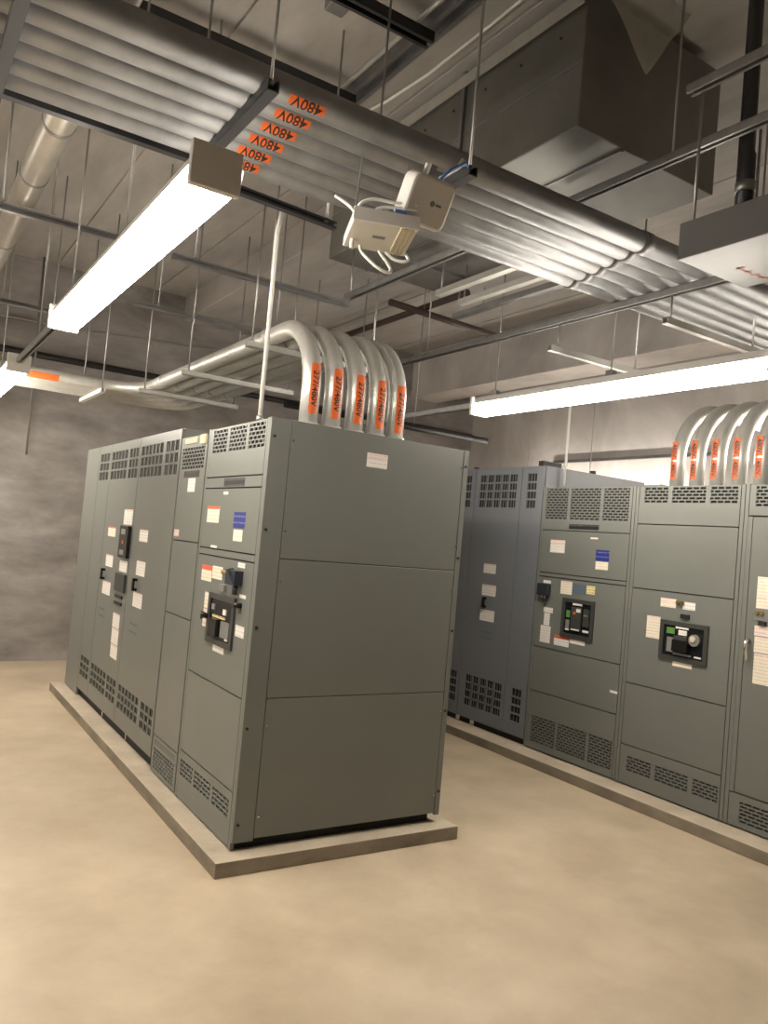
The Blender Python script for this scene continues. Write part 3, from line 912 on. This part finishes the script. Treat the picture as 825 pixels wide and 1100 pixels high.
# thin vertical conduits
e1 = thing('thin_conduit', 'thin pale vertical conduit rising from the left bank top to the dark strut', 'conduit', (.05, .22, TOP))
MB().tube([(.035, .225, TOP), (.035, .225, 3.45), (.035, .19, 3.56)], .0125, 10).build('conduit_pipe', 'white', e1, smooth=True)
MB().tube([(.035, .225, TOP), (.035, .225, TOP + .03)], .02, 10).build('connector', 'strut', e1, smooth=True)
e2 = thing('thin_conduit', 'thin pale vertical conduit rising from the right bank top to the aisle lamp', 'conduit', (3.45, 1.27, TOP))
MB().tube([(3.45, 1.215, TOP), (3.45, 1.215, 3.35)], .0125, 10).build('conduit_pipe', 'white', e2, smooth=True)
MB().tube([(3.45, 1.215, TOP), (3.45, 1.215, TOP + .03)], .02, 10).build('connector', 'strut', e2, smooth=True)
tag(MB().cyl((-.35, 5.96, 2.4), (-.38, 5.96, 4.7), .0125, 10).build('thin_conduit', 'strut', None, smooth=True), 'thin conduit running down the back wall left of the left bank', 'conduit')
tag(MB().tube([(-.80, -1.40, 2.93), (-.70, -1.1, 3.0), (-.62, -.7, 3.12), (-.48, -.3, 3.30), (-.40, .09, 3.54)], .006, 8).build('power_cable', 'cable', None, smooth=True), 'pale cord looping from the near lamp end to the dark strut', 'cord')

# large pipe at left
pl = thing('insulated_pipe', 'large pale jacketed pipe at the upper left picture edge', 'pipe', (-1.13, 1.2, 3.68))
MB().tube([(-1.115, -3.5, 3.76), (-1.115, 6.1, 3.76)], .08, 24).build('pipe_jacket', 'insul', pl, smooth=True)
for yy in (.45, 1.22, 2.6, 3.9):
    MB().tube([(-1.115, yy, 3.76), (-1.115, yy + .03, 3.76)], .083, 24).build('band', 'strut', pl, smooth=True)
rail('pipe_hanger', (-1.55, 1.62, 3.68 - .0215), (-.90, 1.62, 3.68 - .0215), 'pale trapeze strut under the large jacketed pipe', m='emt', opening=(0, 0, 1), rods=[(-.94, 1.62, 3.68)])
rail('pipe_hanger', (-1.55, 4.6, 3.68 - .0215), (-.90, 4.6, 3.68 - .0215), 'far trapeze strut under the large jacketed pipe', opening=(0, 0, 1), rods=[(-.94, 4.6, 3.68)])

# ------------------------------------------------------------------ duct
dt = thing('air_duct', 'big rectangular sheet metal duct hanging under the ceiling', 'duct', (1.57, .2, 3.9))
DX0, DX1, DY0, DY1, DZ0, DZ1 = 1.02, 2.12, -1.07, 1.50, 3.90, 4.62
MB().box(DX0, DX1, DY0, DY1, DZ0, DZ1).build('duct_body', 'duct', dt, bevel=.006)
for yy in (DY0 + .95, DY0 + 2.1):
    MB().box(DX0 - .02, DX0 - .0005, yy, yy + .03, DZ0, DZ1).box(DX0 - .02, DX1 + .02, yy, yy + .03, DZ0 - .02, DZ0 - .0005).build('duct_flange', 'galv', dt)
MB().box(DX0 - .03, DX0 - .0005, DY0, DY1, DZ1 - .05, DZ1 - .03).box(DX0 - .03, DX0 - .02, DY0, DY1, DZ1 - .10, DZ1 - .05).build('duct_flange', 'emt', dt)
MB().box(DX0 - .006, DX0 - .0005, DY0, DY1, 4.225, 4.237).build('duct_seam', 'galv', dt)
MB().box(DX0 + .33, DX0 + .35, DY0 + .01, DY1, DZ0 - .008, DZ0 - .0005).build('duct_seam', 'galv', dt)
screws(dt, [(DX0, yy, 4.43) for yy in (-.9, -.6, -.3, 0, .3, .6)], 'black', .008, 'x')
for yy in (DY0 + .5, DY1 - .3):
    for xx in (DX0 + .1, DX1 - .1):
        MB().cyl((xx, yy, DZ1), (xx, yy, ZC), .0065, 8).build('rod', 'rod', dt, smooth=True)

# ceiling level runs beside the duct
tag(MB().tube([(.50, -2.2, 4.60), (.50, .75, 4.60)], .0125, 10).build('ceiling_conduit', 'emt', None, smooth=True), 'thin straight conduit along the ceiling left of the duct', 'conduit')
tag(MB().tube([(.80, -2.2, 4.62), (.79, -.6, 4.56), (.74, -.1, 4.50), (.76, .4, 4.56), (.76, .75, 4.62)], .009, 8).build('ceiling_cable', 'cable', None, smooth=True), 'white cable sagging along the duct side under the ceiling', 'cable')
rail('ceiling_channel', (.655, -2.2, 4.665), (.655, .75, 4.665), 'wide steel channel fixed to the ceiling left of the duct', m='galv', opening=(0, 0, -1), w=.12, h=.06)
rail('ceiling_beam', (-.8, -.28, 4.56), (.62, -.28, 4.56), 'dark strut crossing the ceiling at the top picture edge', m='strutd', opening=(0, 0, -1), w=.08, h=.06, rods=[(-.5, -.28, 4.58), (.2, -.28, 4.58)])
tag(MB().box(.06, .17, -.17, -.06, 4.60, 4.695).build('ceiling_box', 'strut', None, bevel=.004), 'small steel junction box on the ceiling beside the dark strut', 'junction box')
rail('ceiling_strut', (-3.5, .54, 4.55), (.60, .54, 4.55), 'long dark strut crossing above the overhead conduits', m='strutd', opening=(0, 0, -1), w=.09, h=.07, rods=[(-2.0, .54, 4.58), (-.3, .54, 4.58)])
tag(MB().tube([(-3.5, .62, 4.52), (.62, .62, 4.52)], .0125, 8).build('ceiling_conduit', 'emt', None, smooth=True), 'thin pale conduit beside the long dark strut above the overhead conduits', 'conduit')

# plastic film folded over the duct mouth
fm = MB()
tip = V((1.31, -1.22, 4.20))
A, B2, Dd = V((.93, -1.16, 4.69)), V((1.16, -1.26, 4.69)), V((1.66, -1.18, 4.69))
pts = []
for (p, q) in ((A, B2), (B2, Dd)):
    for k in range(6):
        pts.append(p.lerp(q, k / 6))
pts.append(Dd)
rows = 6
for r in range(rows + 1):
    f = r / rows
    for k, p in enumerate(pts):
        q = p.lerp(tip, f * 0.985)
        fm.v.append(tuple(q + V((0, .014 * math.sin(k * 1.9 + r * 1.3) * (1 - f), 0))))
nn = len(pts)
for r in range(rows):
    for k in range(nn - 1):
        a = r * nn + k
        fm.f.append((a, a + 1, a + nn + 1, a + nn))
film = fm.build('plastic_film', 'film', None, smooth=True)
sm = film.modifiers.new('thickness', 'SOLIDIFY')
sm.thickness = .002
tag(film, 'clear plastic film hanging in a pointed fold at the top picture edge', 'plastic film')

# struts and wireway in the upper right
rail('wireway_strut', (1.46, -3.0, 3.80), (1.46, -.55, 3.80), 'long grey strut passing under the duct end', opening=(0, 0, -1), w=.05, rods=[(1.46, -1.3, 3.82), (1.46, -2.6, 3.82)], group='struts above the wireway')
rail('wireway_strut', (1.31, -3.0, 4.0), (1.31, -1.49, 4.0), 'upper grey strut at the right picture edge', opening=(0, 0, -1), w=.05, rods=[(1.31, -2.4, 4.02)], group='struts above the wireway')
ww = thing('wireway_box', 'grey sheet metal wireway box hanging at the right picture edge', 'wireway', (1.60, -2.3, 3.2))
MB().box(1.33, 1.86, -3.4, -1.475, 3.20, 3.375).build('wireway_body', 'boxgrey', ww, bevel=.005)
for q in ((1.31 + .045, -1.53), (1.83, -1.53), (1.355, -2.5)):
    MB().cyl((q[0], q[1], 3.375), (q[0], q[1], 3.99), .0075, 8).build('rod', 'rod', ww, smooth=True)
mk = MB()
for k, (a, b) in enumerate(((.0, .05), (.06, .10), (.12, .17), (.18, .22))):
    mk.box(1.60 + a, 1.60 + b, -1.62 - .004 * k, -1.605 - .004 * k, 3.1990, 3.1997)
    mk.box(1.60 + a, 1.60 + a + .012, -1.645, -1.60, 3.1990, 3.1997)
mk.build('red_marking', 'redpaint', ww)
dc = thing('flex_conduit', 'dark conduit dropping into the top of the grey wireway', 'conduit', (1.60, -1.62, 3.375))
MB().tube([(1.60, -1.62, 3.376), (1.60, -1.62, 3.74), (1.60, -1.62, 3.76), (1.62, -1.60, 4.69)], [.04, .04, .032, .032], 14).build('conduit_pipe', 'strutd', dc, smooth=True)
MB().tube([(1.60, -1.62, 3.56), (1.60, -1.62, 3.61)], .047, 14).build('connector', 'strut', dc, smooth=True)
rail('ceiling_strut', (1.72, -1.52, 3.55), (1.72, -1.52, 4.69), 'vertical slotted strut above the grey wireway', m='strutd', opening=(-1, 0, 0))
# right wall strut
rail('wall_strut', (6.22, 1.6, 3.10), (6.22, 4.2, 3.10), 'blue grey strut fixed along the right wall above the transformer', m='strut', opening=(-1, 0, 0))

# ------------------------------------------------------------------ access point and device box
def rounded_slab(w2, h2, d, r, n=6):
    pts = []
    for (cx, cy, a0) in ((w2 - r, h2 - r, 0), (-w2 + r, h2 - r, 90), (-w2 + r, -h2 + r, 180), (w2 - r, -h2 + r, 270)):
        for k in range(n + 1):
            a = math.radians(a0 + 90 * k / n)
            pts.append((cx + r * math.cos(a), cy + r * math.sin(a)))
    b = MB()
    b.prism([(p[0], -d / 2, p[1]) for p in pts], (0, d, 0))
    return b


ap = thing('access_point', 'white rounded wireless access point hanging from the rack trapeze', 'access point', (-.045, -1.36, 3.085), rot=(math.radians(27), 0, math.radians(3)))
rounded_slab(.102, .092, .080, .036).build('device_shell', 'device', ap, bevel=.012, local=True)
b = MB()
b.cyl((.012, -.0395, .0), (.012, -.0412, .0), .011, 12)
b.build('logo_mark', 'bgrey', ap, local=True)
MB().box(.027, .055, -.0412, -.0395, -.004, .005).build('logo_mark', 'bgrey', ap, local=True)
MB().cyl((-.03, .02, .09), (-.03, .02, .13), .008, 8).build('antenna', 'device', ap, local=True)
MB().box(.03, .06, .041, .10, .02, .045).box(.03, .06, .085, .10, .02, .14).build('mount_arm', 'strut', ap, local=True)

db = thing('network_box', 'beige network enclosure with white cables below the overhead conduits', 'enclosure', (-.175, -1.27, 2.955), rot=(math.radians(-6), 0, math.radians(-20)))
MB().box(-.125, .125, -.10, .13, -.022, .022).build('enclosure', 'devbox', db, bevel=.004, local=True)
MB().box(-.127, .127, -.106, -.1005, -.026, .026).build('lit_front_face', 'device', db, local=True)  # white plate puts the lamplight on the narrow near face into its colour
for k in range(4):
    MB().box(.06 + k * .016, .068 + k * .016, -.09, .12, -.027, -.022).build('underside_rib', 'beige', db, local=True)
MB().box(-.03, .02, .0, .02, -.0235, -.022).build('print_line', 'bgrey', db, local=True)
MB().box(.03, .075, -.10, -.05, .022, .045).build('plug', 'bluecable', db, local=True)
for k, pts in enumerate((
        [(-.06, .10, -.022), (-.05, .10, -.05), (.01, .08, -.11), (.06, .08, -.125), (.065, .10, -.09), (.02, .12, -.022)],
        [(.05, .12, -.022), (.08, .11, -.05), (.12, .10, -.06), (.14, .10, -.045), (.13, .12, -.015)],
        [(-.09, -.05, .022), (-.10, -.06, .06), (-.05, -.07, .085), (.04, -.08, .08), (.12, -.09, .08)],
        [(-.05, -.05, .022), (-.03, -.07, .05), (.03, -.08, .06), (.12, -.09, .055)],
        [(-.10, -.03, .022), (-.13, -.03, .06), (-.19, -.02, .10)])):
    P = [V(p) for p in pts]
    sp = []
    for i in range(len(P) - 1):
        p0, p1, p2, p3 = P[max(i - 1, 0)], P[i], P[i + 1], P[min(i + 2, len(P) - 1)]
        for j in range(6):
            t_ = j / 6
            sp.append(0.5 * ((2 * p1) + (-p0 + p2) * t_ + (2 * p0 - 5 * p1 + 4 * p2 - p3) * t_ ** 2 + (-p0 + 3 * p1 - 3 * p2 + p3) * t_ ** 3))
    sp.append(P[-1])
    MB().tube(sp, .0065, 8).build('cable', 'cable', db, smooth=True, local=True)
MB().tube([(-.10, .06, -.022), (-.10, .06, -.06)], .009, 8).build('cable_gland', 'device', db, local=True)
for q in (-.10, .10):
    MB().cyl((q, .05, .022), (q + .04, .20, .43), .004, 8).build('hanger_wire', 'rod', db, local=True)
for k in range(4):
    a = k * .012
    tag(MB().tube([(.28 - a, -1.19, 3.395 + a * .5), (.22 - a, -1.24, 3.37 - a), (.13 - a * 2, -1.27, 3.30 - a * 2), (.04 + a * 2, -1.28, 3.20 + a * .6)], .0065, 8).build('network_cable', 'bluecable' if k < 2 else 'cable', None, smooth=True),
        '%s network cable between the access point and the trapeze' % ('first blue', 'second blue', 'first white', 'second white')[k], 'cable', 'cables at the access point')
